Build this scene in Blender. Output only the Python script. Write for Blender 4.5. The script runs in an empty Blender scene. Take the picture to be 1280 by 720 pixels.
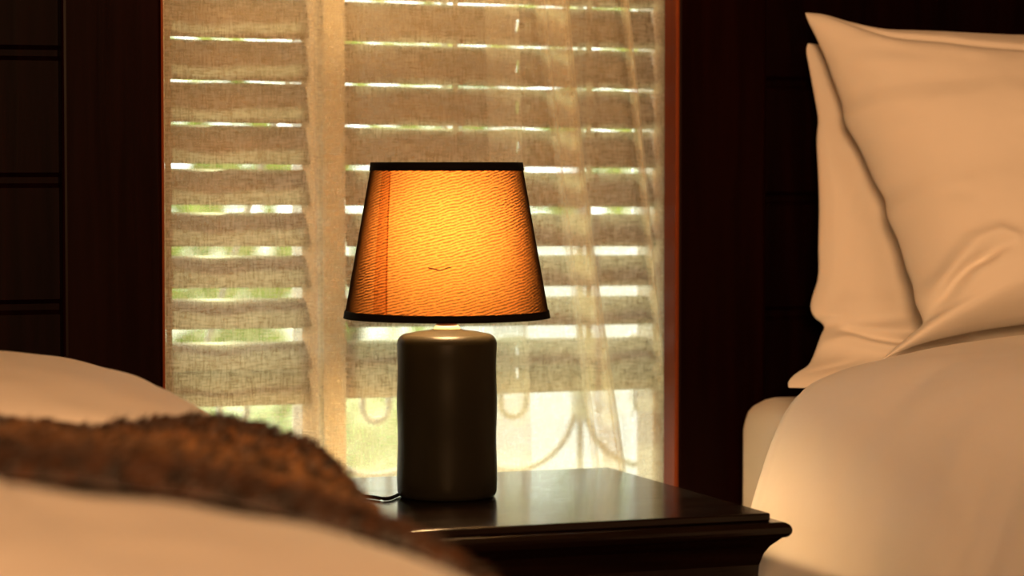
import bpy, bmesh, math, random
from mathutils import Vector, Matrix, noise
random.seed(7)
S = bpy.context.scene
C = S.collection
PI = math.pi
R = math.radians

# ------------------------------------------------------------------ helpers
def obj(name, bm, m, parent=None, smooth=True, mods=()):
    me = bpy.data.meshes.new(name)
    bmesh.ops.recalc_face_normals(bm, faces=bm.faces) if 'keepn' not in mods else None
    bm.to_mesh(me); bm.free()
    if smooth:
        for p in me.polygons: p.use_smooth = True
    if m: me.materials.append(m)
    o = bpy.data.objects.new(name, me); C.objects.link(o)
    if parent: o.parent = parent
    for k in mods:
        if k == 'bevel':
            b = o.modifiers.new('b', 'BEVEL'); b.width = .002; b.segments = 2; b.limit_method = 'ANGLE'
        elif k == 'bevel_big':
            b = o.modifiers.new('b', 'BEVEL'); b.width = .006; b.segments = 3; b.limit_method = 'ANGLE'
        elif k == 'sub':
            b = o.modifiers.new('s', 'SUBSURF'); b.levels = 1; b.render_levels = 1
    return o

def thing(name, label, cat, loc=(0, 0, 0), group=None):
    o = bpy.data.objects.new(name, None); C.objects.link(o)
    o.location = loc; o.empty_display_size = .05
    o['label'] = label; o['category'] = cat
    if group: o['group'] = group
    return o

def tag(o, label, cat, group=None):
    o['label'] = label; o['category'] = cat
    if group: o['group'] = group
    return o

def structure(o, label=None):
    o['kind'] = 'structure'
    if label: o['label'] = label
    return o

def box(bm, x0, x1, y0, y1, z0, z1):
    v = [bm.verts.new((x, y, z)) for x in (x0, x1) for y in (y0, y1) for z in (z0, z1)]
    for f in ((0, 1, 3, 2), (4, 6, 7, 5), (0, 4, 5, 1), (2, 3, 7, 6), (0, 2, 6, 4), (1, 5, 7, 3)):
        bm.faces.new([v[i] for i in f])
    return v

def lathe(bm, prof, n=64, c=(0, 0), close=False):
    rings = []
    for r, z in prof:
        if r < 1e-6: rings.append([bm.verts.new((c[0], c[1], z))])
        else: rings.append([bm.verts.new((c[0] + r * math.cos(2 * PI * k / n), c[1] + r * math.sin(2 * PI * k / n), z)) for k in range(n)])
    for a, b in zip(rings, rings[1:]):
        for k in range(n):
            k2 = (k + 1) % n
            if len(a) == 1 and len(b) == 1: continue
            if len(a) == 1: bm.faces.new((a[0], b[k], b[k2]))
            elif len(b) == 1: bm.faces.new((a[k], a[k2], b[0]))
            else: bm.faces.new((a[k], a[k2], b[k2], b[k]))

def tube(bm, pts, r, n=8, closed=False, flat=1.0):
    pts = [Vector(p) for p in pts]; N = len(pts); rings = []
    for i, p in enumerate(pts):
        if closed: t = pts[(i + 1) % N] - pts[i - 1]
        else: t = pts[min(i + 1, N - 1)] - pts[max(i - 1, 0)]
        t.normalize()
        up = Vector((0, 1, 0)) if abs(t.y) < .9 else Vector((0, 0, 1))
        a = t.cross(up).normalized(); b = t.cross(a).normalized()
        rr = r[i] if isinstance(r, (list, tuple)) else r
        rings.append([bm.verts.new(p + a * rr * math.cos(2 * PI * k / n) + b * rr * flat * math.sin(2 * PI * k / n)) for k in range(n)])
    for i in range(N if closed else N - 1):
        A, B = rings[i], rings[(i + 1) % N]
        for k in range(n): bm.faces.new((A[k], A[(k + 1) % n], B[(k + 1) % n], B[k]))
    if not closed:
        bm.faces.new(rings[0][::-1]); bm.faces.new(rings[-1])

def interp(tab, x):
    if x <= tab[0][0]: return tab[0][1]
    for (x0, y0), (x1, y1) in zip(tab, tab[1:]):
        if x <= x1:
            return y0 + (y1 - y0) * (x - x0) / (x1 - x0)
    return tab[-1][1]

def smooth_curve(pts, n):
    """Catmull-Rom through pts, n+1 samples at even arc length."""
    P = [Vector(p) for p in pts]
    P = [P[0] * 2 - P[1]] + P + [P[-1] * 2 - P[-2]]
    out = []
    for i in range(1, len(P) - 2):
        for k in range(24):
            t = k / 24
            p0, p1, p2, p3 = P[i - 1:i + 3]
            out.append(.5 * ((2 * p1) + (p2 - p0) * t + (2 * p0 - 5 * p1 + 4 * p2 - p3) * t * t + (3 * p1 - p0 - 3 * p2 + p3) * t ** 3))
    out.append(P[-2])
    L = [0]
    for a, b in zip(out, out[1:]): L.append(L[-1] + (b - a).length)
    res = []; j = 0
    for k in range(n + 1):
        s = L[-1] * k / n
        while j < len(L) - 2 and L[j + 1] < s: j += 1
        t = (s - L[j]) / max(1e-9, L[j + 1] - L[j])
        res.append(out[j].lerp(out[j + 1], min(1, max(0, t))))
    return res

def ss(a, b, x):
    t = min(1, max(0, (x - a) / (b - a))); return t * t * (3 - 2 * t)

def gauss(x, s): return math.exp(-(x / s) ** 2)

# ------------------------------------------------------------------ materials
def mat(name):
    m = bpy.data.materials.new(name); m.use_nodes = True
    nt = m.node_tree; nt.nodes.clear()
    return m, nt, nt.nodes, nt.links

def plain(name, col, rough=.6, spec=.5, bump=None, metal=0, coat=0, sheen=0):
    m, nt, N, L = mat(name)
    o = N.new('ShaderNodeOutputMaterial'); b = N.new('ShaderNodeBsdfPrincipled')
    b.inputs['Base Color'].default_value = (*col, 1); b.inputs['Roughness'].default_value = rough
    b.inputs['Specular IOR Level'].default_value = spec; b.inputs['Metallic'].default_value = metal
    b.inputs['Coat Weight'].default_value = coat; b.inputs['Sheen Weight'].default_value = sheen
    L.new(b.outputs[0], o.inputs[0])
    if bump:
        sc, st = bump
        t = N.new('ShaderNodeTexCoord'); n = N.new('ShaderNodeTexNoise'); n.inputs['Scale'].default_value = sc; n.inputs['Detail'].default_value = 4
        bp = N.new('ShaderNodeBump'); bp.inputs['Strength'].default_value = st; bp.inputs['Distance'].default_value = .01
        L.new(t.outputs['Object'], n.inputs['Vector']); L.new(n.outputs[0], bp.inputs['Height']); L.new(bp.outputs[0], b.inputs['Normal'])
    return m

def wood(name, c1, c2, rough, scale=(6, 60, 60), rvar=.08, coat=0, spec=.5, bumps=.06):
    m, nt, N, L = mat(name)
    o = N.new('ShaderNodeOutputMaterial'); b = N.new('ShaderNodeBsdfPrincipled')
    t = N.new('ShaderNodeTexCoord'); mp = N.new('ShaderNodeMapping'); mp.inputs['Scale'].default_value = scale
    n = N.new('ShaderNodeTexNoise'); n.inputs['Scale'].default_value = 1; n.inputs['Detail'].default_value = 6; n.inputs['Distortion'].default_value = .6
    r = N.new('ShaderNodeValToRGB'); r.color_ramp.elements[0].color = (*c1, 1); r.color_ramp.elements[1].color = (*c2, 1)
    r.color_ramp.elements[0].position = .35; r.color_ramp.elements[1].position = .7
    L.new(t.outputs['Object'], mp.inputs[0]); L.new(mp.outputs[0], n.inputs['Vector']); L.new(n.outputs[0], r.inputs[0]); L.new(r.outputs[0], b.inputs['Base Color'])
    mr = N.new('ShaderNodeMapRange'); mr.inputs['To Min'].default_value = rough - rvar; mr.inputs['To Max'].default_value = rough + rvar
    L.new(n.outputs[0], mr.inputs[0]); L.new(mr.outputs[0], b.inputs['Roughness'])
    bp = N.new('ShaderNodeBump'); bp.inputs['Strength'].default_value = bumps; bp.inputs['Distance'].default_value = .004
    L.new(n.outputs[0], bp.inputs['Height']); L.new(bp.outputs[0], b.inputs['Normal'])
    b.inputs['Coat Weight'].default_value = coat; b.inputs['Specular IOR Level'].default_value = spec
    L.new(b.outputs[0], o.inputs[0])
    return m

def linen(name, col):
    m, nt, N, L = mat(name)
    o = N.new('ShaderNodeOutputMaterial'); b = N.new('ShaderNodeBsdfPrincipled')
    b.inputs['Base Color'].default_value = (*col, 1); b.inputs['Roughness'].default_value = .85; b.inputs['Specular IOR Level'].default_value = .2
    b.inputs['Sheen Weight'].default_value = .15
    t = N.new('ShaderNodeTexCoord')
    n = N.new('ShaderNodeTexNoise'); n.inputs['Scale'].default_value = 9; n.inputs['Detail'].default_value = 3
    n2 = N.new('ShaderNodeTexNoise'); n2.inputs['Scale'].default_value = 700; n2.inputs['Detail'].default_value = 2
    b1 = N.new('ShaderNodeBump'); b1.inputs['Strength'].default_value = .25; b1.inputs['Distance'].default_value = .012
    b2 = N.new('ShaderNodeBump'); b2.inputs['Strength'].default_value = .25; b2.inputs['Distance'].default_value = .0006
    L.new(t.outputs['Object'], n.inputs['Vector']); L.new(t.outputs['Object'], n2.inputs['Vector'])
    L.new(n.outputs[0], b1.inputs['Height']); L.new(n2.outputs[0], b2.inputs['Height'])
    L.new(b1.outputs[0], b2.inputs['Normal']); L.new(b2.outputs[0], b.inputs['Normal'])
    L.new(b.outputs[0], o.inputs[0])
    return m

def math_node(N, L, op, a, b=None, c=None):
    n = N.new('ShaderNodeMath'); n.operation = op
    for i, v in enumerate((a, b, c)):
        if v is None: continue
        if isinstance(v, (int, float)): n.inputs[i].default_value = v
        else: L.new(v, n.inputs[i])
    return n.outputs[0]

def cos_view(N, L):
    g = N.new('ShaderNodeNewGeometry'); d = N.new('ShaderNodeVectorMath'); d.operation = 'DOT_PRODUCT'
    L.new(g.outputs['Normal'], d.inputs[0]); L.new(g.outputs['Incoming'], d.inputs[1])
    return math_node(N, L, 'MAXIMUM', math_node(N, L, 'ABSOLUTE', d.outputs['Value']), .08)

def sheer(name, col, tau):
    """Open-weave gauze: what passes straight through falls off as exp(-tau / cos)."""
    m, nt, N, L = mat(name)
    o = N.new('ShaderNodeOutputMaterial'); t = N.new('ShaderNodeTexCoord')
    def threads(sc):
        mp = N.new('ShaderNodeMapping'); mp.inputs['Scale'].default_value = sc
        n = N.new('ShaderNodeTexNoise'); n.inputs['Scale'].default_value = 1; n.inputs['Detail'].default_value = 2; n.inputs['Roughness'].default_value = .6
        L.new(t.outputs['Object'], mp.inputs[0]); L.new(mp.outputs[0], n.inputs['Vector'])
        return n.outputs[0]
    a = threads((460, 460, 60)); b = threads((65, 65, 460))
    s = math_node(N, L, 'ADD', a, b)
    mr = N.new('ShaderNodeMapRange'); mr.inputs['From Min'].default_value = .72; mr.inputs['From Max'].default_value = 1.28
    mr.inputs['To Min'].default_value = .45 * tau; mr.inputs['To Max'].default_value = 1.55 * tau
    L.new(s, mr.inputs[0])
    q = math_node(N, L, 'DIVIDE', mr.outputs[0], cos_view(N, L))
    T = math_node(N, L, 'EXPONENT', math_node(N, L, 'MULTIPLY', q, -1))
    tr = N.new('ShaderNodeBsdfTransparent'); df = N.new('ShaderNodeBsdfDiffuse'); tl = N.new('ShaderNodeBsdfTranslucent')
    df.inputs[0].default_value = (*col, 1); tl.inputs[0].default_value = (*col, 1)
    m1 = N.new('ShaderNodeMixShader'); m1.inputs[0].default_value = .52; L.new(df.outputs[0], m1.inputs[1]); L.new(tl.outputs[0], m1.inputs[2])
    m2 = N.new('ShaderNodeMixShader'); L.new(T, m2.inputs[0]); L.new(m1.outputs[0], m2.inputs[1]); L.new(tr.outputs[0], m2.inputs[2])
    L.new(m2.outputs[0], o.inputs[0])
    return m

def shade_fabric(name):
    """Dark ribbed cloth: slanting weft threads; light gets through as exp(-tau / cos)."""
    m, nt, N, L = mat(name)
    o = N.new('ShaderNodeOutputMaterial'); uv = N.new('ShaderNodeTexCoord')
    def nz(sc, det=2):
        mp = N.new('ShaderNodeMapping'); mp.inputs['Scale'].default_value = sc
        n = N.new('ShaderNodeTexNoise'); n.inputs['Scale'].default_value = 1; n.inputs['Detail'].default_value = det
        L.new(uv.outputs['UV'], mp.inputs[0]); L.new(mp.outputs[0], n.inputs['Vector']); return n.outputs[0]
    sp = N.new('ShaderNodeSeparateXYZ'); L.new(uv.outputs['UV'], sp.inputs[0])
    ph = math_node(N, L, 'ADD', math_node(N, L, 'MULTIPLY', sp.outputs['Y'], 2 * PI * 275), math_node(N, L, 'MULTIPLY', sp.outputs['X'], -2 * PI * 275 * .25))
    ph = math_node(N, L, 'ADD', ph, math_node(N, L, 'MULTIPLY', nz((60, 60, 1)), 9))
    w = math_node(N, L, 'POWER', math_node(N, L, 'MULTIPLY_ADD', math_node(N, L, 'SINE', ph), .5, .5), 1.6)
    dash = math_node(N, L, 'MULTIPLY', w, math_node(N, L, 'MULTIPLY_ADD', nz((190, 330, 1), 3), 3.4, -.95))
    tau = math_node(N, L, 'ADD', math_node(N, L, 'MULTIPLY', math_node(N, L, 'MAXIMUM', dash, 0), 2.3), math_node(N, L, 'MULTIPLY_ADD', nz((700, 700, 1)), 1.0, .75))
    q = math_node(N, L, 'DIVIDE', tau, cos_view(N, L))
    T = math_node(N, L, 'EXPONENT', math_node(N, L, 'MULTIPLY', q, -1))
    tl = N.new('ShaderNodeBsdfTranslucent'); tl.inputs[0].default_value = (.315, .120, .028, 1)
    df = N.new('ShaderNodeBsdfDiffuse'); gm = N.new('ShaderNodeNewGeometry'); mc = N.new('ShaderNodeMix'); mc.data_type = 'RGBA'
    L.new(gm.outputs['Backfacing'], mc.inputs['Factor'])          # dark cloth outside, pale lining inside
    mc.inputs[6].default_value = (.03, .018, .01, 1); mc.inputs[7].default_value = (.09, .07, .045, 1)
    L.new(mc.outputs[2], df.inputs[0])
    mx = N.new('ShaderNodeMixShader'); L.new(T, mx.inputs[0]); L.new(df.outputs[0], mx.inputs[1]); L.new(tl.outputs[0], mx.inputs[2])
    L.new(mx.outputs[0], o.inputs[0])
    return m

def shade_overlap(name):
    m, nt, N, L = mat(name)
    o = N.new('ShaderNodeOutputMaterial'); tl = N.new('ShaderNodeBsdfTranslucent'); tr = N.new('ShaderNodeBsdfTransparent')
    tl.inputs[0].default_value = (.25, .12, .03, 1); tr.inputs[0].default_value = (.85, .72, .6, 1)
    mx = N.new('ShaderNodeMixShader'); mx.inputs[0].default_value = .90; L.new(tl.outputs[0], mx.inputs[1]); L.new(tr.outputs[0], mx.inputs[2])
    L.new(mx.outputs[0], o.inputs[0]); return m

def emitter(name, col, st):
    m, nt, N, L = mat(name)
    o = N.new('ShaderNodeOutputMaterial'); e = N.new('ShaderNodeEmission')
    e.inputs[0].default_value = (*col, 1); e.inputs[1].default_value = st
    L.new(e.outputs[0], o.inputs[0]); return m

def thin_glass(name):
    m, nt, N, L = mat(name)
    o = N.new('ShaderNodeOutputMaterial'); tr = N.new('ShaderNodeBsdfTransparent'); gl = N.new('ShaderNodeBsdfGlossy'); gl.inputs['Roughness'].default_value = .02
    tr.inputs[0].default_value = (.96, .98, .97, 1)
    f = N.new('ShaderNodeFresnel'); f.inputs[0].default_value = 1.3
    mx = N.new('ShaderNodeMixShader'); L.new(f.outputs[0], mx.inputs[0]); L.new(tr.outputs[0], mx.inputs[1]); L.new(gl.outputs[0], mx.inputs[2])
    L.new(mx.outputs[0], o.inputs[0]); return m

def leaf_mat(name, c1, c2):
    m, nt, N, L = mat(name)
    o = N.new('ShaderNodeOutputMaterial'); t = N.new('ShaderNodeTexCoord')
    n = N.new('ShaderNodeTexNoise'); n.inputs['Scale'].default_value = 3; n.inputs['Detail'].default_value = 3
    r = N.new('ShaderNodeValToRGB'); r.color_ramp.elements[0].color = (*c1, 1); r.color_ramp.elements[1].color = (*c2, 1)
    r.color_ramp.elements[0].position = .35; r.color_ramp.elements[1].position = .65
    L.new(t.outputs['Object'], n.inputs['Vector']); L.new(n.outputs[0], r.inputs[0])
    d = N.new('ShaderNodeBsdfDiffuse'); tl = N.new('ShaderNodeBsdfTranslucent'); L.new(r.outputs[0], d.inputs[0]); L.new(r.outputs[0], tl.inputs[0])
    mx = N.new('ShaderNodeMixShader'); mx.inputs[0].default_value = .45; L.new(d.outputs[0], mx.inputs[1]); L.new(tl.outputs[0], mx.inputs[2])
    L.new(mx.outputs[0], o.inputs[0]); return m

def fur_mat(name):
    """Brown faux fur; stripes run across the bed, so the colour follows the object's Y."""
    m, nt, N, L = mat(name)
    o = N.new('ShaderNodeOutputMaterial'); b = N.new('ShaderNodeBsdfPrincipled'); t = N.new('ShaderNodeTexCoord')
    sp = N.new('ShaderNodeSeparateXYZ'); L.new(t.outputs['Object'], sp.inputs[0])
    n = N.new('ShaderNodeTexNoise'); n.inputs['Scale'].default_value = 16; n.inputs['Detail'].default_value = 4
    mp = N.new('ShaderNodeMapping'); mp.inputs['Scale'].default_value = (1, .6, 1)
    L.new(t.outputs['Object'], mp.inputs[0]); L.new(mp.outputs[0], n.inputs['Vector'])
    y = math_node(N, L, 'ADD', sp.outputs['Y'], math_node(N, L, 'MULTIPLY_ADD', n.outputs[0], .16, -.08))
    mr = N.new('ShaderNodeMapRange'); mr.inputs['From Min'].default_value = 2.0; mr.inputs['From Max'].default_value = 2.7
    L.new(y, mr.inputs[0])
    r = N.new('ShaderNodeValToRGB'); cr = r.color_ramp
    cr.elements[0].position = 0; cr.elements[0].color = (.085, .034, .012, 1)
    cr.elements[1].position = 1; cr.elements[1].color = (.12, .06, .028, 1)
    for p, c in ((.16, (.06, .022, .008)), (.32, (.16, .07, .022)), (.50, (.24, .12, .045)), (.66, (.20, .09, .03)), (.76, (.08, .034, .013)), (.90, (.06, .026, .011))):
        e = cr.elements.new(p); e.color = (*c, 1)
    L.new(mr.outputs[0], r.inputs[0])
    n3 = N.new('ShaderNodeTexNoise'); n3.inputs['Scale'].default_value = 55; n3.inputs['Detail'].default_value = 2
    L.new(t.outputs['Object'], n3.inputs['Vector'])
    k = N.new('ShaderNodeMapRange'); k.inputs['From Min'].default_value = .40; k.inputs['From Max'].default_value = .62; k.inputs['To Min'].default_value = .10; k.inputs['To Max'].default_value = 1.5
    L.new(n3.outputs[0], k.inputs[0])
    vm = N.new('ShaderNodeVectorMath'); vm.operation = 'SCALE'; L.new(r.outputs[0], vm.inputs[0]); L.new(k.outputs[0], vm.inputs['Scale'])
    L.new(vm.outputs[0], b.inputs['Base Color'])
    b.inputs['Roughness'].default_value = .8; b.inputs['Sheen Weight'].default_value = .3; b.inputs['Specular IOR Level'].default_value = .15
    L.new(b.outputs[0], o.inputs[0]); return m

M = {}
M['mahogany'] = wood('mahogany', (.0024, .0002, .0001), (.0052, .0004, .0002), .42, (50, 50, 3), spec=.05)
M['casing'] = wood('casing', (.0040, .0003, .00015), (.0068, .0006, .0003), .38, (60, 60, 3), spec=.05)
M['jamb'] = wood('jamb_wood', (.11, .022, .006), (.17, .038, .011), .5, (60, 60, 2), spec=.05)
M['dark_wood'] = wood('dark_wood', (.0022, .0008, .0005), (.006, .0020, .0011),   .17, (5, 90, 90), spec=.34, bumps=.06, rvar=.08)
M['floor'] = wood('floor_wood', (.05, .02, .01), (.10, .045, .02), .4, (40, 3, 3))
M['plaster'] = plain('warm_plaster', (.30, .21, .14), .9, .2, (40, .1))
M['cotton'] = linen('white_cotton', (.80, .77, .73))
M['sheet'] = linen('white_sheet', (.78, .75, .70))
M['cream'] = plain('cream_paint', (.72, .66, .54), .45)
M['slat'] = plain('slat', (.21, .17, .095), .5, .4, (60, .05))
M['cord'] = plain('blind_cord', (.42, .36, .26), .8)
M['iron'] = plain('painted_iron', (.55, .50, .42), .5)
M['sheer'] = sheer('sheer_linen', (.78, .745, .60), .42)
M['glaze'] = plain('dark_glaze', (.010, .0088, .0056), .40, .06, (90, .02))
M['brass'] = plain('aged_brass', (.45, .22, .12), .35, metal=1)
M['copper'] = plain('brown_socket', (.10, .03, .015), .4, .3)
M['porcelain'] = plain('cream_collar', (.75, .60, .40), .5)
M['black'] = plain('black_trim', (.004, .003, .0025), .8, .06)
M['shade'] = shade_fabric('shade_fabric')
M['seam'] = shade_overlap('seam_cloth')
M['bulb'] = emitter('bulb_glow', (1, .58, .24), 460)
M['glass'] = thin_glass('window_glass')
M['fur'] = fur_mat('brown_fur')
M['leaf'] = leaf_mat('leaf', (.12, .20, .03), (.42, .50, .10))
M['leaf2'] = leaf_mat('leaf_pale', (.45, .52, .28), (.75, .78, .52))
M['white_wall'] = plain('white_render', (.66, .65, .62), .9, .1)
M['paving'] = plain('pale_paving', (.44, .43, .37), .9, .1, (3, .1))
M['bark'] = plain('bark', (.12, .09, .06), .9)

# ------------------------------------------------------------------ camera
CAMZ = .977
cam = bpy.data.cameras.new('camera'); co = bpy.data.objects.new('camera', cam); C.objects.link(co)
co.location = (0, 0, CAMZ); co.rotation_euler = (R(90 - 2.71), 0, R(-20))
cam.lens = 95; cam.sensor_width = 36; cam.clip_start = .05
cam.dof.use_dof = True; cam.dof.focus_distance = 3.45; cam.dof.aperture_fstop = 2.8
S.camera = co

# ------------------------------------------------------------------ room
T = .55                      # nightstand top
WY = 3.50                    # panelled wall
RX0, RX1, RY0, RH = -2.4, 4.6, -2.2, 2.65
b = bmesh.new(); box(b, RX0 - .1, RX1 + .1, RY0 - .1, WY + .22, -.1, 0); structure(obj('floor', b, M['floor'], smooth=False))
b = bmesh.new(); box(b, RX0 - .1, RX1 + .1, RY0 - .1, WY + .22, RH, RH + .1); structure(obj('ceiling', b, M['plaster'], smooth=False))
b = bmesh.new(); box(b, RX0 - .1, RX0, RY0, WY + .22, 0, RH); structure(obj('wall_left', b, M['plaster'], smooth=False))
b = bmesh.new(); box(b, RX1, RX1 + .1, RY0, WY + .22, 0, RH); structure(obj('wall_right', b, M['plaster'], smooth=False))
b = bmesh.new(); box(b, RX0 - .1, RX1 + .1, RY0 - .1, RY0, 0, RH); structure(obj('wall_front', b, M['plaster'], smooth=False))

OX0, OX1, OZ0, OZ1 = .745, 1.60, .28, 2.20       # rough opening in the wall
CX0, CX1 = .780, 1.511                            # inner edges of the casing
b = bmesh.new()
def boards(x0, x1, zoff, z0, z1):
    """Horizontal planks with v-grooves between them (one wall mesh)."""
    pz = .1645; z = zoff - pz * 12
    while z < z1:
        a, c = max(z + .004, z0), min(z + pz - .004, z1)
        if c - a > .01:
            g = .006
            v = [(a, WY + g), (a + g, WY), (c - g, WY), (c, WY + g)]
            L0 = [b.verts.new((x0, y, zz)) for zz, y in v]; L1 = [b.verts.new((x1, y, zz)) for zz, y in v]
            for i in range(3): b.faces.new((L0[i], L1[i], L1[i + 1], L0[i + 1]))
        z += pz
boards(RX0, OX0, .951, 0, RH); boards(OX1, RX1, .922, 0, RH); boards(OX0, OX1, .94, OZ1, RH); boards(OX0, OX1, .94, 0, OZ0)
for x0, x1, z0, z1 in ((RX0, OX0, 0, RH), (OX1, RX1, 0, RH), (OX0, OX1, OZ1, RH), (OX0, OX1, 0, OZ0)):
    box(b, x0, x1, WY + .006, WY + .20, z0, z1)
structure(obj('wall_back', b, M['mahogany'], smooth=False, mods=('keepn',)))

CF, CB = WY - .025, WY + .010                      # casing front and back
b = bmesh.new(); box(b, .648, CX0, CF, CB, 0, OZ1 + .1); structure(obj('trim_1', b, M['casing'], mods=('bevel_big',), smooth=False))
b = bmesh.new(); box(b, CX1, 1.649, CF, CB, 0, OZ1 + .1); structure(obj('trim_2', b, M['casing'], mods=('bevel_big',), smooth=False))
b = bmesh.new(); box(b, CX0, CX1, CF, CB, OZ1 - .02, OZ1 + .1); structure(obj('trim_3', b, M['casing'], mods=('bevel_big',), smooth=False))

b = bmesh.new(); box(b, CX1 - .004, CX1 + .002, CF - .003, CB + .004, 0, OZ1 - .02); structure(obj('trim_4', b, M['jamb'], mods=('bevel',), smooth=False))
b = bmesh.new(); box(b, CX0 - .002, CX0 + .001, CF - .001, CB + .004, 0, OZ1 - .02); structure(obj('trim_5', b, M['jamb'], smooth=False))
# window: cream frame, mullion, two panes
BY = 3.635                                        # plane of the blinds
w = bpy.data.objects.new('window_1', None); C.objects.link(w); w.location = (1.17, BY, OZ0); w['kind'] = 'structure'
def wpart(name, boxes, m, mods=('bevel',)):
    bb = bmesh.new()
    for q in boxes: box(bb, *q)
    for v in bb.verts: v.co -= w.location
    return obj(name, bb, m, w, smooth=False, mods=mods)
wpart('window_frame', [(OX0, .812, BY - .03, BY + .06, OZ0, OZ1), (1.5415, OX1, BY - .003, BY + .06, OZ0, OZ1),
                       (.812, 1.542, BY - .03, BY + .06, OZ1 - .05, OZ1), (.812, 1.542, BY - .03, BY + .06, OZ0, OZ0 + .05)], M['cream'])
wpart('mullion', [(1.0505, 1.084, BY + .03, BY + .085, OZ0 + .05, OZ1 - .05)], M['cream'])
wpart('sash_stile', [(1.0200, 1.0468, BY + .03, BY + .085, OZ0 + .05, OZ1 - .05)], M['cream'])
wpart('pane', [(.812, 1.0350, BY + .075, BY + .079, OZ0, OZ1)], M['glass'], ())
wpart('pane', [(1.084, 1.542, BY + .075, BY + .079, OZ0, OZ1)], M['glass'], ())

# ------------------------------------------------------------------ blinds
PITCH = .0583; SLOPE = -.0108
def slit_z(k, x):            # centre height of the k-th open gap, k = 1 the topmost listed
    return 1.1440 - (k - 1) * PITCH + SLOPE * (x - .824)
GAP = {-1: .0026, 0: .0028, 1: .0034, 2: .0036, 3: .0042, 4: .0080, 5: .0114, 6: .0142, 7: .0170, 8: .0215}
def blind(label, x0, x1, cords, tapes):
    t = thing('venetian_blind', label, 'window blind', ((x0 + x1) / 2, BY, .62))
    o0 = t.location.copy()
    def P(name, bm, m, **k):
        for v in bm.verts: v.co -= o0
        return obj(name, bm, m, t, **k)
    bs = bmesh.new()
    def slat(za, zb):        # za top edge, zb bottom edge heights at x = .824; outer edge high, room edge low
        h = za - zb; W = .0575; dep = math.sqrt(max(1e-6, W * W - h * h))
        rows = []
        NS, NX = 7, 2
        for s in range(NS):
            q = s / (NS - 1); bow = .0035 * math.sin(PI * q)
            z = za - h * q + bow * dep / W; y = BY + dep / 2 - dep * q - bow * h / W
            rows.append([(y, z)])
        xs = [x0, x1]
        if cords: xs = [x0, cords[0] - .0030, cords[0] + .0008, x1]
        top = []; bot = []
        for i, ((y, z),) in enumerate(rows):
            lean = (0, .010 * (.5 - i / (NS - 1)), .010 * (.5 - i / (NS - 1)), 0) if len(xs) == 4 else (0, 0)
            top.append([bs.verts.new((x + e, y - .0010, z + .0004 + SLOPE * (x - .824))) for x, e in zip(xs, lean)])
            bot.append([bs.verts.new((x + e, y + .0010, z - .0004 + SLOPE * (x - .824))) for x, e in zip(xs, lean)])
        nx = len(xs)
        for i in range(NS - 1):
            for a in range(nx - 1):
                if nx == 4 and a == 1 and 2 <= i <= 3:
                    bs.faces.new((top[i][1], bot[i][1], bot[i + 1][1], top[i + 1][1])); bs.faces.new((top[i][2], bot[i][2], bot[i + 1][2], top[i + 1][2]))
                    continue
                bs.faces.new((top[i][a], top[i + 1][a], top[i + 1][a + 1], top[i][a + 1]))
                bs.faces.new((bot[i][a], bot[i][a + 1], bot[i + 1][a + 1], bot[i + 1][a]))
            for e in (0, nx - 1): bs.faces.new((top[i][e], bot[i][e], bot[i + 1][e], top[i + 1][e]))
        for a in range(nx - 1):
            bs.faces.new((top[0][a], top[0][a + 1], bot[0][a + 1], bot[0][a])); bs.faces.new((top[-1][a], bot[-1][a], bot[-1][a + 1], top[-1][a + 1]))
    k = 8
    while slit_z(k, .824) < OZ1 - .14:
        g1, g0 = GAP.get(k, .0042), GAP.get(k - 1, .0042)
        za = slit_z(k - 1, .824) - g0 / 2; zb = slit_z(k, .824) + g1 / 2
        slat(za, zb); k -= 1
    zt = slit_z(8, .824) - GAP[8] / 2
    slat(zt, zt - .036); slat(zt - .0275, zt - .072)
    P('slat_panel', bs, M['slat'])
    br = bmesh.new(); vs = box(br, x0, x1, BY - .024, BY + .024, .641, .656)
    for v in vs: v.co.z += (-.002 if x0 < 1 else .004 + .004 * (v.co.x - 1.1)) + SLOPE * .3 * (v.co.x - .824)
    P('bottom_rail', br, M['slat'], smooth=False, mods=('bevel',))
    bh = bmesh.new(); box(bh, x0, x1, BY - .028, BY + .028, OZ1 - .10, OZ1 - .052); P('head_rail', bh, M['slat'], smooth=False, mods=('bevel',))
    for cx in cords:
        bc = bmesh.new(); tube(bc, [(cx, BY - .030, .66), (cx, BY - .030, OZ1 - .06)], .0007, 6); P('lift_cord', bc, M['cord'])
    for cx in tapes:
        bc = bmesh.new(); box(bc, cx - .004, cx + .004, BY - .0285, BY - .0275, .645, OZ1 - .06); P('ladder_tape', bc, M['slat'], smooth=False)
    return t
blind('venetian blind of wooden slats in the narrow left bay of the window', .8130, 1.0200, (), (.8165,))
blind('venetian blind of wooden slats in the wide right bay behind the lamp', 1.0715, 1.5405, (1.331,), (1.228, 1.430))

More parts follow.
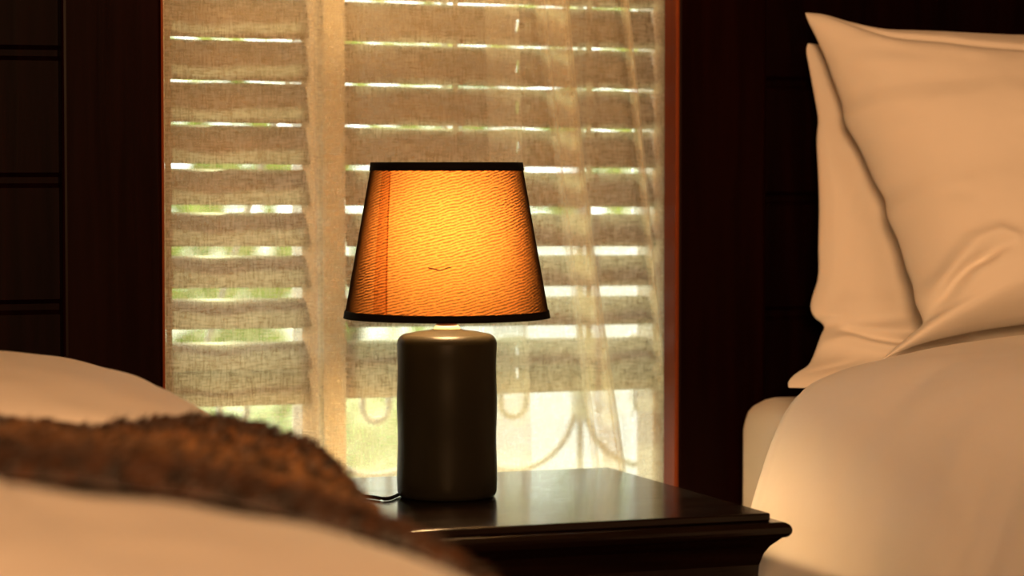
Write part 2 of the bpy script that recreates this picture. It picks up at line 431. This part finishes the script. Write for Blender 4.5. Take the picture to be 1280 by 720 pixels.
# ------------------------------------------------------------------ sheer curtains
CY = 3.578
def curtain(label, x0, x1, fy, hem_left=None, hem_right=None, bands=(), nx=260, nz=70, z0=.02, z1=2.17):
    bb = bmesh.new(); g = []
    for j in range(nz + 1):
        z = z0 + (z1 - z0) * j / nz
        g.append([bb.verts.new((x0 + (x1 - x0) * i / nx, fy(x0 + (x1 - x0) * i / nx, z), z)) for i in range(nx + 1)])
    for j in range(nz):
        for i in range(nx): bb.faces.new((g[j][i], g[j][i + 1], g[j + 1][i + 1], g[j + 1][i]))
    def hem(xa, xb, off=.0025):   # the hem turned back twice: more layers of the same cloth
        n = 8; hg = []
        for j in range(nz + 1):
            z = z0 + (z1 - z0) * j / nz
            hg.append([bb.verts.new((xa + (xb - xa) * i / n, fy(xa + (xb - xa) * i / n, z) + off, z)) for i in range(n + 1)])
        for j in range(nz):
            for i in range(n): bb.faces.new((hg[j][i], hg[j][i + 1], hg[j + 1][i + 1], hg[j + 1][i]))
    for fn, wl, wr in bands:   # where a fold lies over itself: another layer of the same cloth
        hg = []; lift = .003 + .0015 * bands.index((fn, wl, wr))
        for j in range(nz + 1):
            z = z0 + (z1 - z0) * j / nz; row = []
            for i in range(9):
                x = fn(z) - wl + (wl + wr) * i / 8
                row.append(bb.verts.new((x, fy(x, z) - lift - .004 * math.sin(PI * i / 8), z)))
            hg.append(row)
        for j in range(nz):
            for i in range(8): bb.faces.new((hg[j][i], hg[j][i + 1], hg[j + 1][i + 1], hg[j + 1][i]))
    for h_ in (hem_left, hem_right):
        if h_: hem(*h_); hem(*h_, off=.004); hem(*h_, off=.0055)
    o = obj('sheer_curtain', bb, M['sheer'])
    return tag(o, label, 'curtain')
def fy_left(x, z):
    y = CY + .004 * math.sin(26 * x + .8 * z) + .002 * math.sin(60 * x + 3 * z)
    y += -.010 * gauss(x - (1.012 + .004 * math.sin(3 * z)), .008)
    return y
def fy_right(x, z):
    d = 1.21 - z
    y = CY - .020 + .0035 * math.sin(21 * x + 1.3 * z) + .002 * math.sin(47 * x - 2 * z)
    f1 = 1.362 + .125 * d + .006 * math.sin(5 * z); f2 = 1.458 + .112 * d
    wd = .012 + .006 * d
    y -= .012 * gauss(x - f1, wd) + .007 * gauss(x - f1 + .028 + .012 * d, .007)
    y -= .008 * gauss(x - f2, .0075)
    return y
curtain('sheer linen curtain covering the left third of the window', .765, 1.054, fy_left, None, (1.020, 1.054))
curtain('sheer linen curtain with slanting folds behind the lamp, covering the right of the window', 1.022, 1.575, fy_right, (1.022, 1.052), None,
        ((lambda z: 1.362 + .125 * (1.21 - z) + .006 * math.sin(5 * z), .022, .012), (lambda z: 1.362 + .125 * (1.21 - z) + .006 * math.sin(5 * z), .018, .004), (lambda z: 1.362 + .125 * (1.21 - z) + .006 * math.sin(5 * z), .0, .013), (lambda z: 1.335 + .115 * (1.21 - z) + .006 * math.sin(4 * z), .006, .007), (lambda z: 1.458 + .112 * (1.21 - z), .006, .006), (lambda z: 1.458 + .112 * (1.21 - z), .003, .007), (lambda z: 1.27 + .03 * (1.21 - z), .02, .03)), nx=420)

# ------------------------------------------------------------------ iron grille outside
GY = 3.95
gr = thing('window_grille', 'pale painted iron grille with scrolls outside the window', 'window grille', (1.2, GY, .40))
def G(name, pts, r=.0055, closed=False):
    bb = bmesh.new(); tube(bb, [Vector(p) - gr.location for p in pts], r, 10, closed); return obj(name, bb, M['iron'], gr)
SP = .224; bars = [1.5515 + SP * k for k in (-4, -3, -2, -1, 0, 1)]
for x in bars: G('upright_bar', [(x, GY, .42), (x, GY, 2.3)])
for z in (.44, 2.28): G('cross_rail', [(bars[0] - .12, GY, z), (bars[-1] + .12, GY, z)], .008)
for x in bars[:-1]:
    cx = x + SP / 2
    G('ring', [(cx + .103 * math.cos(a), GY, .596 + .103 * math.sin(a)) for a in [2 * PI * i / 48 for i in range(48)]], .0055, True)
    G('scroll', [(cx - .021, GY, .68)] + [(cx + .021 * math.cos(a), GY, .598 + .021 * math.sin(a)) for a in [PI + PI * i / 14 for i in range(15)]] + [(cx + .021, GY, .68)], .0055)
for x in bars[1:-1]:
    bb = bmesh.new(); lathe(bb, [(0, .565), (.010, .567), (.014, .58), (.014, .63), (.010, .642), (0, .644)], 16, (x, GY))
    for v in bb.verts: v.co -= gr.location
    obj('collar', bb, M['iron'], gr)
G('diagonal_bar', [(.925, GY, .62), (1.118, GY, 1.22), (1.17, GY, 1.5)], .005)

# ------------------------------------------------------------------ garden
b = bmesh.new(); n = 2
vs = [b.verts.new(p) for p in ((-12, 3.75, -.25), (22, 3.75, -.25), (22, 40, -.25), (-12, 40, -.25))]; b.faces.new(vs)
g_ = structure(obj('ground', b, M['paving'], smooth=False))
def leafy(name, label, cat, clumps, n, size, m, loc):
    t = thing(name, label, cat, loc)
    bb = bmesh.new(); rnd = random.Random(len(label) * 7 + n)
    for i in range(n):
        cx, cy, cz, rx, ry, rz = clumps[rnd.randrange(len(clumps))]
        while True:
            p = Vector((rnd.uniform(-1, 1), rnd.uniform(-1, 1), rnd.uniform(-1, 1)))
            if .35 < p.length < 1: break
        p = Vector((cx + p.x * rx, cy + p.y * ry, cz + p.z * rz)) - t.location
        a = Vector((rnd.gauss(0, 1), rnd.gauss(0, 1), rnd.gauss(0, 1))).normalized(); u = a.orthogonal().normalized(); s = size * rnd.uniform(.6, 1.3)
        q = a.cross(u)
        bb.faces.new([bb.verts.new(p + v) for v in (-u * s, -q * s * .45, u * s, q * s * .45)])
    obj('foliage', bb, m, t, smooth=False)
    for cx, cy, cz, rx, ry, rz in clumps:
        bt = bmesh.new()
        tube(bt, [Vector((cx, cy, -.25)) - t.location, Vector((cx + .05, cy, cz)) - t.location], [.05, .03], 8)
        obj('stem', bt, M['bark'], t)
    return t
leafy('hedge', 'tall leafy hedge outside, seen as blurred green through the blind slits', 'hedge',
      [(x, 9.2 + .3 * math.sin(x * 3), .75 + .25 * math.sin(x * 2.1), .75, .5, 1.05) for x in (1.0, 1.9, 2.8, 3.7, 4.6, 5.5)], 4300, .085, M['leaf'], (3, 9.2, -.25))
leafy('shrub', 'low pale green shrub outside, below the left blind', 'shrub',
      [(1.75, 7.2, .02, .42, .35, .36), (2.25, 7.4, .0, .35, .35, .33)], 1500, .05, M['leaf2'], (2, 7.3, -.25))
b = bmesh.new(); box(b, 2.64, 6.5, 7.6, 7.75, -.25, .66); box(b, 2.61, 6.5, 7.57, 7.78, .66, .71)
tag(obj('garden_wall', b, M['white_wall'], smooth=False, mods=('bevel',)), 'white rendered garden wall outside beyond the right of the window', 'garden wall')

# ------------------------------------------------------------------ nightstand
NX0, NX1, NY0, NY1 = .902, 1.408, 2.953, 3.474
ns = thing('nightstand', 'glossy dark wood nightstand between the two beds', 'nightstand', ((NX0 + NX1) / 2, (NY0 + NY1) / 2, 0))
def NP(name, bm, m=M['dark_wood'], parent=None, smooth=False, mods=('bevel',)):
    for v in bm.verts: v.co -= ns.location
    return obj(name, bm, m, parent or ns, smooth, mods)
b = bmesh.new(); box(b, NX0, NX1, NY0, NY1, T - .010, T); NP('top', b)
b = bmesh.new(); prof = []
for i in range(9):
    a = PI / 2 - PI * i / 8; prof.append((.011 + .009 * math.cos(a), T - .0195 + .0095 * math.sin(a)))
prof += [(.006, T - .034), (.000, T - .040), (-.006, T - .050), (-.010, T - .064), (-.011, T - .078), (-.004, T - .080), (-.004, T - .088)]
rings = []
for d, z in prof:
    rings.append([b.verts.new(p) for p in ((NX0 - d, NY0 - d, z), (NX1 + d, NY0 - d, z), (NX1 + d, NY1, z), (NX0 - d, NY1, z))])
for A, B in zip(rings, rings[1:]):
    for k in range(4): b.faces.new((A[k], A[(k + 1) % 4], B[(k + 1) % 4], B[k]))
b.faces.new(rings[0]); b.faces.new(rings[-1][::-1])
NP('moulding', b, mods=())
b = bmesh.new(); box(b, NX0 + .012, NX1 - .012, NY0 + .012, NY1, .06, T - .088); NP('body', b)
b = bmesh.new(); box(b, NX0 + .0, NX1 - .0, NY0 + .004, NY1, 0, .06); NP('plinth', b)
for z0, z1 in ((.31, .452), (.085, .29)):
    b = bmesh.new(); box(b, NX0 + .04, NX1 - .04, NY0, NY0 + .013, z0, z1); d = NP('drawer', b)
    b = bmesh.new(); lathe(b, [(0, -.026), (.010, -.025), (.014, -.018), (.010, -.010), (.006, -.004), (.006, .002), (0, .002)], 20)
    for v in b.verts: v.co = Vector((v.co.x + 1.155, NY0 + v.co.z, v.co.y + (z0 + z1) / 2))
    NP('knob', b, M['brass'], d, True, ())

# ------------------------------------------------------------------ table lamp
LX, LY = 1.0925, 3.243
lp = thing('table_lamp', 'lit table lamp with orange tapered shade and dark cylinder base', 'lamp', (LX, LY, T))
b = bmesh.new(); rb = .0632; hb = .2120
prof = [(0, 0), (rb - .006, 0), (rb - .002, .002), (rb, .007)]
prof += [(rb + .0006 * math.sin(i * 1.1), .007 + (hb - .024) * i / 12) for i in range(1, 13)]
for i in range(1, 9):
    a = PI / 2 * i / 8; prof.append((rb - .012 + .012 * math.cos(a), hb - .017 + .012 * math.sin(a)))
prof += [(.040, hb - .0025), (.024, hb - .0005), (.018, hb + .001), (0, hb + .001)]
lathe(b, prof, 96); obj('lamp_base', b, M['glaze'], lp)
b = bmesh.new(); lathe(b, [(0, hb), (.0165, hb), (.0170, hb + .0014), (.0155, hb + .0034), (.0150, hb + .0050), (.0140, hb + .0058), (0, hb + .0058)], 48)
obj('collar', b, M['porcelain'], lp)
b = bmesh.new(); lathe(b, [(0, hb + .0055), (.0135, hb + .0055), (.0138, hb + .012), (.0135, hb + .018), (.011, hb + .020), (.011, hb + .058), (0, hb + .058)], 40)
obj('socket', b, M['copper'], lp)
b = bmesh.new()
lathe(b, [(0, .270), (.012, .272), (.014, .290), (.024, .316), (.029, .338), (.027, .356), (.018, .372), (.006, .379), (0, .380)], 32)
obj('bulb', b, M['bulb'], lp)
SZ0, SZ1, SR0, SR1 = .228, .4235, .1300, .0952
b = bmesh.new(); uvl = b.loops.layers.uv.new('UVMap'); n, mh = 128, 24; g = []
for j in range(mh + 1):
    q = j / mh; g.append([b.verts.new(((SR0 + (SR1 - SR0) * q) * math.cos(2 * PI * k / n), (SR0 + (SR1 - SR0) * q) * math.sin(2 * PI * k / n), SZ0 + (SZ1 - SZ0) * q)) for k in range(n)])
for j in range(mh):
    for k in range(n):
        f = b.faces.new((g[j][k], g[j][(k + 1) % n], g[j + 1][(k + 1) % n], g[j + 1][k]))
        for lo, (kk, jj) in zip(f.loops, ((k, j), (k + 1, j), (k + 1, j + 1), (k, j + 1))): lo[uvl].uv = (kk / n * .70, jj / mh * .195)
sh = obj('lamp_shade', b, M['shade'], lp)
def trim_ring(q0, q1, name):
    bb = bmesh.new(); r = lambda q: SR0 + (SR1 - SR0) * q; z = lambda q: SZ0 + (SZ1 - SZ0) * q
    e = .0012; pr = [(r(q0) - e, z(q0)), (r(q0) + e, z(q0)), (r(q1) + e, z(q1)), (r(q1) - e, z(q1)), (r(q0) - e, z(q0))]
    lathe(bb, pr, 128); obj(name, bb, M['black'], sh)
trim_ring(-.002, .046, 'bottom_trim'); trim_ring(.950, 1.004, 'top_trim')
# the overlap of the fabric at its seam, on the side facing the bed
b = bmesh.new()
def shp(q, ang, dr): r = SR0 + (SR1 - SR0) * q + dr; return (r * math.cos(ang), r * math.sin(ang), SZ0 + (SZ1 - SZ0) * q)
for w0, w1, dr in ((-.012, .012, .0012), (-.17, .012, .0009)):
    A = [[b.verts.new(shp(.046 + .906 * j / 16, R(-108.6 - 35 - 10.5 * j / 16) + w0 + (w1 - w0) * k / 4, dr)) for k in range(5)] for j in range(17)]
    for j in range(16):
        for k in range(4): b.faces.new((A[j][k], A[j][k + 1], A[j + 1][k + 1], A[j + 1][k]))
obj('seam', b, M['seam'], sh)
b = bmesh.new(); ca = R(-90 - 20 - 4)
tube(b, [shp(.345 - .012 * math.sin(PI * i / 18) + .008 * math.sin(i / 18 * 3 * PI) * (i / 18), ca - .10 + .24 * i / 18, .0012) for i in range(19)], .0008, 6)
obj('loose_thread', b, M['black'], sh)
b = bmesh.new()
for k in range(3):
    a = R(-70) + 2 * PI * k / 3
    tube(b, [(.012 * math.cos(a), .012 * math.sin(a), .262), (.06 * math.cos(a), .06 * math.sin(a), .240), ((SR0 - .003) * math.cos(a), (SR0 - .003) * math.sin(a), .231)], .0013, 6)
obj('shade_carrier', b, M['brass'], sh)
b = bmesh.new()
tube(b, smooth_curve([(-.050, .030, .003), (-.085, -.020, .0028), (-.10, .005, .0028), (-.13, .06, .0028), (-.155, .20, .0028)], 40), .0024, 8)
obj('power_cord', b, M['black'], lp)

# ------------------------------------------------------------------ beds
def rounded_slab(x0, x1, y0, y1, z0, z1, r):
    bb = bmesh.new(); v = box(bb, x0, x1, y0, y1, z0, z1)
    bmesh.ops.bevel(bb, geom=bb.edges[:], offset=r, segments=5, affect='EDGES', profile=.5)
    return bb
def bed(label, x0, x1, y0, y1, ztop=.645):
    t = thing('bed', label, 'bed', ((x0 + x1) / 2, (y0 + y1) / 2, 0))
    def P(name, bm, m, **k):
        for v in bm.verts: v.co -= t.location
        return obj(name, bm, m, t, **k)
    bb = bmesh.new(); box(bb, x0 + .01, x1 - .01, y0, y1, .16, .36); P('frame', bb, M['dark_wood'], smooth=False, mods=('bevel',))
    P('mattress', rounded_slab(x0, x1, y0, y1, .36, ztop, .045), M['sheet'])
    for x in (x0 + .05, x1 - .11):
        for y in (y0 + .04, y1 - .10):
            bb = bmesh.new(); box(bb, x, x + .06, y, y + .06, 0, .16); P('leg', bb, M['dark_wood'], smooth=False, mods=('bevel',))
    return t
bed('bed with white fitted sheet right of the nightstand', 1.592, 3.10, 1.38, 3.465)
bed('near bed left of the nightstand, under the brown throw', -.80, .672, 1.38, 3.465, .618)

def wob(x, y, s, seed=0): return noise.noise(Vector((x * s, y * s, seed * 3.7)))

# right duvet: a cross-section that hangs over the bed's left side, carried toward the foot
prof_hem = [(1.500, .40), (1.497, .46), (1.503, .5185), (1.514, .560), (1.536, .622), (1.566, .672), (1.612, .695), (1.683, .709), (1.78, .722), (1.90, .735), (2.10, .745), (2.4, .745), (2.8, .74), (3.05, .71), (3.15, .62), (3.17, .45)]
def duvet_right():
    bb = bmesh.new(); cu = smooth_curve([(x, 0, z) for x, z in prof_hem], 150); g = []
    NYs = 110; Y1, Y0 = 3.20, 1.30
    for j in range(NYs + 1):
        q = (j / NYs) ** 1.5; y = Y1 + (Y0 - Y1) * q; row = []
        for i, p in enumerate(cu):
            u = i / 150; x, z = p.x, p.z
            hang = 1 - ss(1.52, 1.64, x)
            x -= .03 * ss(0, .5, q) * hang * (1 if x < 2 else 0)
            x += hang * .005 * math.sin(y * 13 + 2 * z) * ss(.70, .45, z) if x < 2 else 0
            d = .020 * wob(x, y, 3, 1) + .007 * wob(x + .3 * y, y, 8, 2) + .0025 * wob(x, y, 18, 3) + .005 * wob(x * 1.5 + y, y * .5, 5, 4)
            if x < 2: d *= .35 + .65 * ss(0, .12, q)
            dome = .025 * ss(0, .12, q) * (1 - hang)
            puff = -.012 * gauss(q, .008) - .003 * gauss(q - .016, .003); y2 = -.055 * ss(1.66, 1.80, x) * (1 - ss(0, .1, q))
            row.append(bb.verts.new((x - d * hang * .8, y + y2 + .012 * math.sin(x * 9) * (1 - q), z + (d + dome) * (1 - hang * .6) + puff)))
        g.append(row)
    for j in range(NYs):
        for i in range(150): bb.faces.new((g[j][i], g[j + 1][i], g[j + 1][i + 1], g[j][i + 1]))
    o = obj('duvet', bb, M['cotton'])
    s = o.modifiers.new('t', 'SOLIDIFY'); s.thickness = .02; s.offset = -1
    tag(o, 'plump white duvet draped over the bed right of the nightstand', 'duvet')
duvet_right()

# left duvet and throw: shared top surface
far_p = [(-.80, .72), (.30, .715), (.505, .702), (.600, .710), (.660, .708), (.715, .692), (.745, .672), (.762, .645), (.770, .58), (.770, .40)]
near_p = [(-.80, .745), (.20, .748), (.33, .738), (.45, .722), (.55, .700), (.62, .680), (.68, .655), (.715, .630), (.735, .58), (.740, .40)]
fcu = smooth_curve([(x, 0, z) for x, z in far_p], 160); ncu = smooth_curve([(x, 0, z) for x, z in near_p], 160)
def top_left(u, y):
    q = ss(2.22, 2.72, y); k = u * 160; i = min(159, int(k)); f = k - i
    a = ncu[i].lerp(ncu[i + 1], f); c = fcu[i].lerp(fcu[i + 1], f)
    return a.lerp(c, q)
def duvet_left():
    bb = bmesh.new(); g = []; NYs = 110; Y1, Y0 = 2.86, 1.30
    for j in range(NYs + 1):
        y = Y1 + (Y0 - Y1) * j / NYs; row = []
        for i in range(161):
            p = top_left(i / 160, y); top = ss(.60, .68, p.z)
            d = .012 * wob(p.x, y, 5, 5) + .006 * wob(p.x, y, 13, 6)
            edge = -.05 * gauss((Y1 - y), .035); d -= .016 * ss(2.0, 2.06, y) * ss(2.70, 2.64, y)
            row.append(bb.verts.new((p.x + (1 - top) * (.006 * math.sin(y * 21) + d), y, p.z - .006 + (d + edge * .8) * top)))
        g.append(row)
    for j in range(NYs):
        for i in range(160): bb.faces.new((g[j][i], g[j + 1][i], g[j + 1][i + 1], g[j][i + 1]))
    o = obj('duvet', bb, M['cotton'])
    tag(o, 'blurred white duvet on the near bed under the brown throw', 'duvet')
duvet_left()
def throw():
    bb = bmesh.new(); g = []; NYs = 70; Y1, Y0 = 2.665, 2.03; nrm = {}
    for j in range(NYs + 1):
        y = Y1 + (Y0 - Y1) * j / NYs; row = []
        for i in range(161):
            u = .20 + .74 * i / 160; p = top_left(u, y)
            a = top_left(min(1, u + .01), y) - top_left(max(0, u - .01), y); n_ = Vector((-a.z, 0, a.x)).normalized()
            d = .008 + .004 * wob(p.x * 2, y * 2, 9, 8) - .008 * gauss(j, 2) - .008 * gauss(NYs - j, 2)
            p = Vector((p.x, y + .010 * wob(p.x, 3, 14, 9), p.z)) + n_ * d
            v = bb.verts.new(p); row.append((v, n_))
        g.append(row)
    for j in range(NYs):
        for i in range(160): bb.faces.new((g[j][i][0], g[j + 1][i][0], g[j + 1][i + 1][0], g[j][i + 1][0]))
    rnd = random.Random(3)
    for s in range(26000):                       # fur tufts
        j = rnd.uniform(0, NYs - .01); i = rnd.uniform(40, 159.9)
        v, n_ = g[int(j)][int(i)]; w2 = g[int(j) + 1][min(160, int(i) + 1)][0]
        p = v.co.lerp(w2.co, rnd.random()) + Vector((rnd.uniform(-.003, .003), rnd.uniform(-.005, .005), 0))
        cl = wob(p.x, p.y, 45, 11)
        lean = Vector((.45 + .5 * cl, -.35 + .5 * wob(p.x, p.y, 22, 12), 0)) + Vector((rnd.gauss(0, .2), rnd.gauss(0, .2), 0))
        dirn = (n_ + lean).normalized(); ln = rnd.uniform(.010, .017) * (1 + .5 * wob(p.x, p.y, 38, 13)); side = dirn.orthogonal().normalized()
        side = (side * math.cos(s) + dirn.cross(side) * math.sin(s)) * .0014
        t1 = p + dirn * ln * .6; t2 = p + dirn * ln + Vector((.002, -.001, -.003))
        A = bb.verts.new(p - side); B = bb.verts.new(p + side); Cc = bb.verts.new(t1 + side * .7); D = bb.verts.new(t1 - side * .7); E = bb.verts.new(t2)
        bb.faces.new((A, B, Cc, D)); bb.faces.new((D, Cc, E))
    o = obj('throw_blanket', bb, M['fur'], mods=('keepn',))
    tag(o, 'brown furry throw blanket lying across the near bed', 'throw blanket')
throw()

# ------------------------------------------------------------------ pillows
def coons(bl, br, bt, bb_, u, v):
    """u, v in 0..1; curves are callables: left(v), right(v), top(u), bottom(u)."""
    Lc, Rc, Tc, Bc = bl(v), br(v), bt(u), bb_(u)
    P00, P10, P01, P11 = bl(0), br(0), bl(1), br(1)
    return Lc * (1 - u) + Rc * u + Bc * (1 - v) + Tc * v - (P00 * (1 - u) * (1 - v) + P10 * u * (1 - v) + P01 * (1 - u) * v + P11 * u * v)
def curve_fn(pts, n=60):
    c = smooth_curve(pts, n)
    def f(t):
        k = min(n - 1e-6, max(0, t * n)); i = int(k); return c[i].lerp(c[min(n, i + 1)], k - i)
    return f
def pillow(label, left, right, top, bottom, thick, nrm, disp, nu=120, nv=100, back=.5):
    bl, br, bt, bo = (curve_fn(p) for p in (left, right, top, bottom)); nrm = Vector(nrm).normalized()
    bb = bmesh.new(); F = []; Bk = []
    for j in range(nv + 1):
        v = j / nv; rf = []; rb_ = []
        for i in range(nu + 1):
            u = i / nu; p = coons(bl, br, bt, bo, u, v)
            uu, vv = 2 * u - 1, 2 * v - 1
            h = thick * (max(0, 1 - abs(uu) ** 3.2) ** .62) * (max(0, 1 - abs(vv) ** 2.6) ** .60)
            rim = min(u, 1 - u, v, 1 - v) < 1e-9
            if rim: f = bb.verts.new(p); rf.append(f); rb_.append(f)
            else:
                e = min(1, min(u, 1 - u, v, 1 - v) * 16)
                rf.append(bb.verts.new(p + nrm * (h * (1 - back) + e * disp(u, v)))); rb_.append(bb.verts.new(p - nrm * h * back))
        F.append(rf); Bk.append(rb_)
    for j in range(nv):
        for i in range(nu):
            bb.faces.new((F[j][i], F[j][i + 1], F[j + 1][i + 1], F[j + 1][i]))
            q = (Bk[j][i], Bk[j + 1][i], Bk[j + 1][i + 1], Bk[j][i + 1])
            if len(set(q)) == 4: 
                try: bb.faces.new(q)
                except ValueError: pass
    o = obj('pillow', bb, M['cotton'], mods=('sub',))
    tag(o, label, 'pillow')
    return o
def ridge(u, v, pts, w):      # distance-based bump along a polyline in pillow space
    d = 9
    for (a, c), (e, f) in zip(pts, pts[1:]):
        L2 = (e - a) ** 2 + (f - c) ** 2; t = max(0, min(1, ((u - a) * (e - a) + (v - c) * (f - c)) / L2))
        d = min(d, math.hypot(u - a - t * (e - a), v - c - t * (f - c)))
    return gauss(d, w)
PW = .70
def d_front(u, v):
    d = .007 * wob(u, v, 3.2, 21) + .0022 * wob(u, v, 8, 22) + .0008 * wob(u, v, 25, 23)
    d -= .020 * ridge(u, v, [(-.01, .15), (.05, .185), (.10, .225), (.13, .235)], .016)
    d += .010 * ridge(u, v, [(.01, .20), (.06, .245), (.11, .285), (.16, .29), (.18, .265)], .020)
    d -= .007 * ridge(u, v, [(.12, .24), (.17, .25)], .014)
    d -= .009 * ridge(u, v, [(.05, .985), (.14, .93), (.28, .885), (.42, .86)], .012)
    d += .004 * ridge(u, v, [(.10, .90), (.28, .845)], .025)
    d -= .003 * ridge(u, v, [(.02, .62), (.10, .64)], .015) + .003 * ridge(u, v, [(.02, .47), (.12, .42)], .02)
    return d
pillow('plump white pillow in front, leaning on the pillow behind it',
       [(1.6762, 3.185, 0.7107), (1.6942, 3.190, 0.7227), (1.7242, 3.195, 0.7430), (1.7472, 3.200, 0.7582), (1.7431, 3.215, 0.7843), (1.7494, 3.234, 0.8070), (1.7484, 3.252, 0.8311), (1.7460, 3.271, 0.8685), (1.7398, 3.290, 0.8986), (1.7434, 3.304, 0.9224), (1.7333, 3.318, 0.9497), (1.7182, 3.332, 0.9936), (1.7031, 3.346, 1.0266), (1.7051, 3.360, 1.0544), (1.6929, 3.368, 1.0931), (1.6882, 3.376, 1.1153), (1.6772, 3.384, 1.1453), (1.6675, 3.392, 1.1709), (1.6677, 3.400, 1.1835)],
       [(2.42, 3.18, .76), (2.39, 3.22, .82), (2.37, 3.27, .95), (2.38, 3.33, 1.08), (2.40, 3.38, 1.17)],
       [(1.6677, 3.400, 1.1835), (1.6973, 3.395, 1.1793), (1.7320, 3.390, 1.1664), (1.7744, 3.388, 1.1559), (1.8297, 3.385, 1.1522), (1.9047, 3.382, 1.1487), (2.0065, 3.380, 1.1468), (2.2000, 3.380, 1.1480), (2.4000, 3.380, 1.1700)],
       [(1.6762, 3.185, .7107), (1.75, 3.18, .735), (1.90, 3.18, .755), (2.2, 3.18, .77), (2.42, 3.18, .76)],
       .15, (-.12, -.9, .42), d_front, back=.1)
def d_back(u, v):
    d = .004 * wob(u, v, 4, 31) + .002 * wob(u, v, 11, 32) + .0008 * wob(u, v, 28, 33)
    d -= .020 * ridge(u, v, [(.045, .245), (.10, .215), (.16, .195), (.3, .19)], .014)
    d += .014 * ridge(u, v, [(.0, .20), (.05, .215), (.11, .185), (.17, .165)], .018)
    d += .005 * ridge(u, v, [(.025, .30), (.028, .45), (.03, .60), (.012, .75)], .008)
    d -= .004 * ridge(u, v, [(.05, .33), (.06, .5), (.10, .62)], .02)
    d -= .004 * ridge(u, v, [(.02, .06), (.08, .12)], .015)
    return d
pillow('white pillow behind, upright against the dark headboard wall',
       [(1.5900, 3.285, .6690), (1.5935, 3.294, .6785), (1.6120, 3.306, .6885), (1.6344, 3.319, .6960), (1.6511, 3.336, 0.7063), (1.6716, 3.353, 0.7345), (1.6862, 3.370, 0.7476), (1.6738, 3.377, 0.7585), (1.6713, 3.385, 0.7715), (1.6786, 3.393, 0.7878), (1.6908, 3.400, 0.8152), (1.6956, 3.410, 0.8540), (1.7015, 3.420, 0.9098), (1.7024, 3.425, 0.9547), (1.7021, 3.430, 1.0052), (1.7069, 3.435, 1.0334), (1.7024, 3.436, 1.0615), (1.6940, 3.438, 1.1063), (1.6895, 3.439, 1.1321), (1.6938, 3.440, 1.1434)],
       [(2.36, 3.29, .67), (2.34, 3.35, .80), (2.33, 3.39, .95), (2.34, 3.42, 1.08), (2.36, 3.44, 1.14)],
       [(1.6938, 3.44, 1.1434), (1.80, 3.43, 1.13), (2.0, 3.43, 1.125), (2.2, 3.43, 1.125), (2.36, 3.44, 1.14)],
       [(1.5900, 3.285, .6690), (1.72, 3.27, .665), (2.0, 3.27, .665), (2.2, 3.27, .665), (2.36, 3.29, .67)],
       .075, (-.05, -.95, .30), d_back, back=.4)
def d_left(u, v): return .006 * wob(u, v, 4, 41) + .002 * wob(u, v, 12, 42)
pillow('white pillow lying flat on the near bed at far left',
       [(.0, 2.83, .70), (-.01, 3.0, .70), (-.01, 3.2, .70), (.0, 3.40, .70)],
       [(.722, 2.84, .684), (.71, 3.0, .690), (.71, 3.2, .690), (.722, 3.40, .684)],
       [(.0, 3.40, .70), (.36, 3.39, .70), (.722, 3.40, .684)],
       [(.0, 2.83, .70), (.36, 2.84, .70), (.722, 2.84, .684)],
       .098, (0, 0, 1), d_left, back=.40)

# ------------------------------------------------------------------ light
def area(name, loc, target, size, power, col):
    l = bpy.data.lights.new(name, 'AREA'); l.energy = power; l.color = col; l.shape = 'DISK'; l.size = size
    o = bpy.data.objects.new(name, l); C.objects.link(o); o.location = loc
    o.rotation_euler = (Vector(target) - Vector(loc)).to_track_quat('-Z', 'Y').to_euler()
    return o
WARM = (1, .52, .225)
area('wall_lamp', (-.45, -1.6, 1.75), (1.2, 2.8, .75), 1.0, 172, WARM)
area('ceiling_light', (1.5, 1.1, 2.60), (1.6, 2.6, .6), .9, 14, WARM)

for x in (.92, 1.44):        # ceiling spots washing the curtain
    l = bpy.data.lights.new('downlight', 'SPOT'); l.energy = 110; l.color = WARM; l.spot_size = R(25); l.spot_blend = 1; l.shadow_soft_size = .03
    o = bpy.data.objects.new('downlight', l); C.objects.link(o); o.location = (x, 3.08, 2.60)
    o.rotation_euler = (Vector((x, 3.56, 1.42)) - o.location).to_track_quat('-Z', 'Y').to_euler()
sun = bpy.data.lights.new('sun', 'SUN'); sun.energy = 4.3; sun.angle = R(6); sun.color = (1, .98, .50)
so = bpy.data.objects.new('sun', sun); C.objects.link(so); so.rotation_euler = Vector((-.16, -1, -.80)).to_track_quat('-Z', 'Y').to_euler()

wd = bpy.data.worlds.new('world'); S.world = wd; wd.use_nodes = True
nt = wd.node_tree; nt.nodes.clear(); L = nt.links
wo = nt.nodes.new('ShaderNodeOutputWorld'); bg = nt.nodes.new('ShaderNodeBackground'); bg.inputs[0].default_value = (.97, 1, .93, 1); bg.inputs[1].default_value = 4.2
L.new(bg.outputs[0], wo.inputs[0])

S.view_settings.view_transform = 'Standard'; S.view_settings.look = 'None'; S.view_settings.exposure = 0; S.view_settings.gamma = 1
S.view_settings.use_curve_mapping = False
S.cycles.use_denoising = True
S.cycles.max_bounces = 12; S.cycles.transparent_max_bounces = 16; S.cycles.transmission_bounces = 8; S.cycles.diffuse_bounces = 5
S.cycles.sample_clamp_indirect = 8
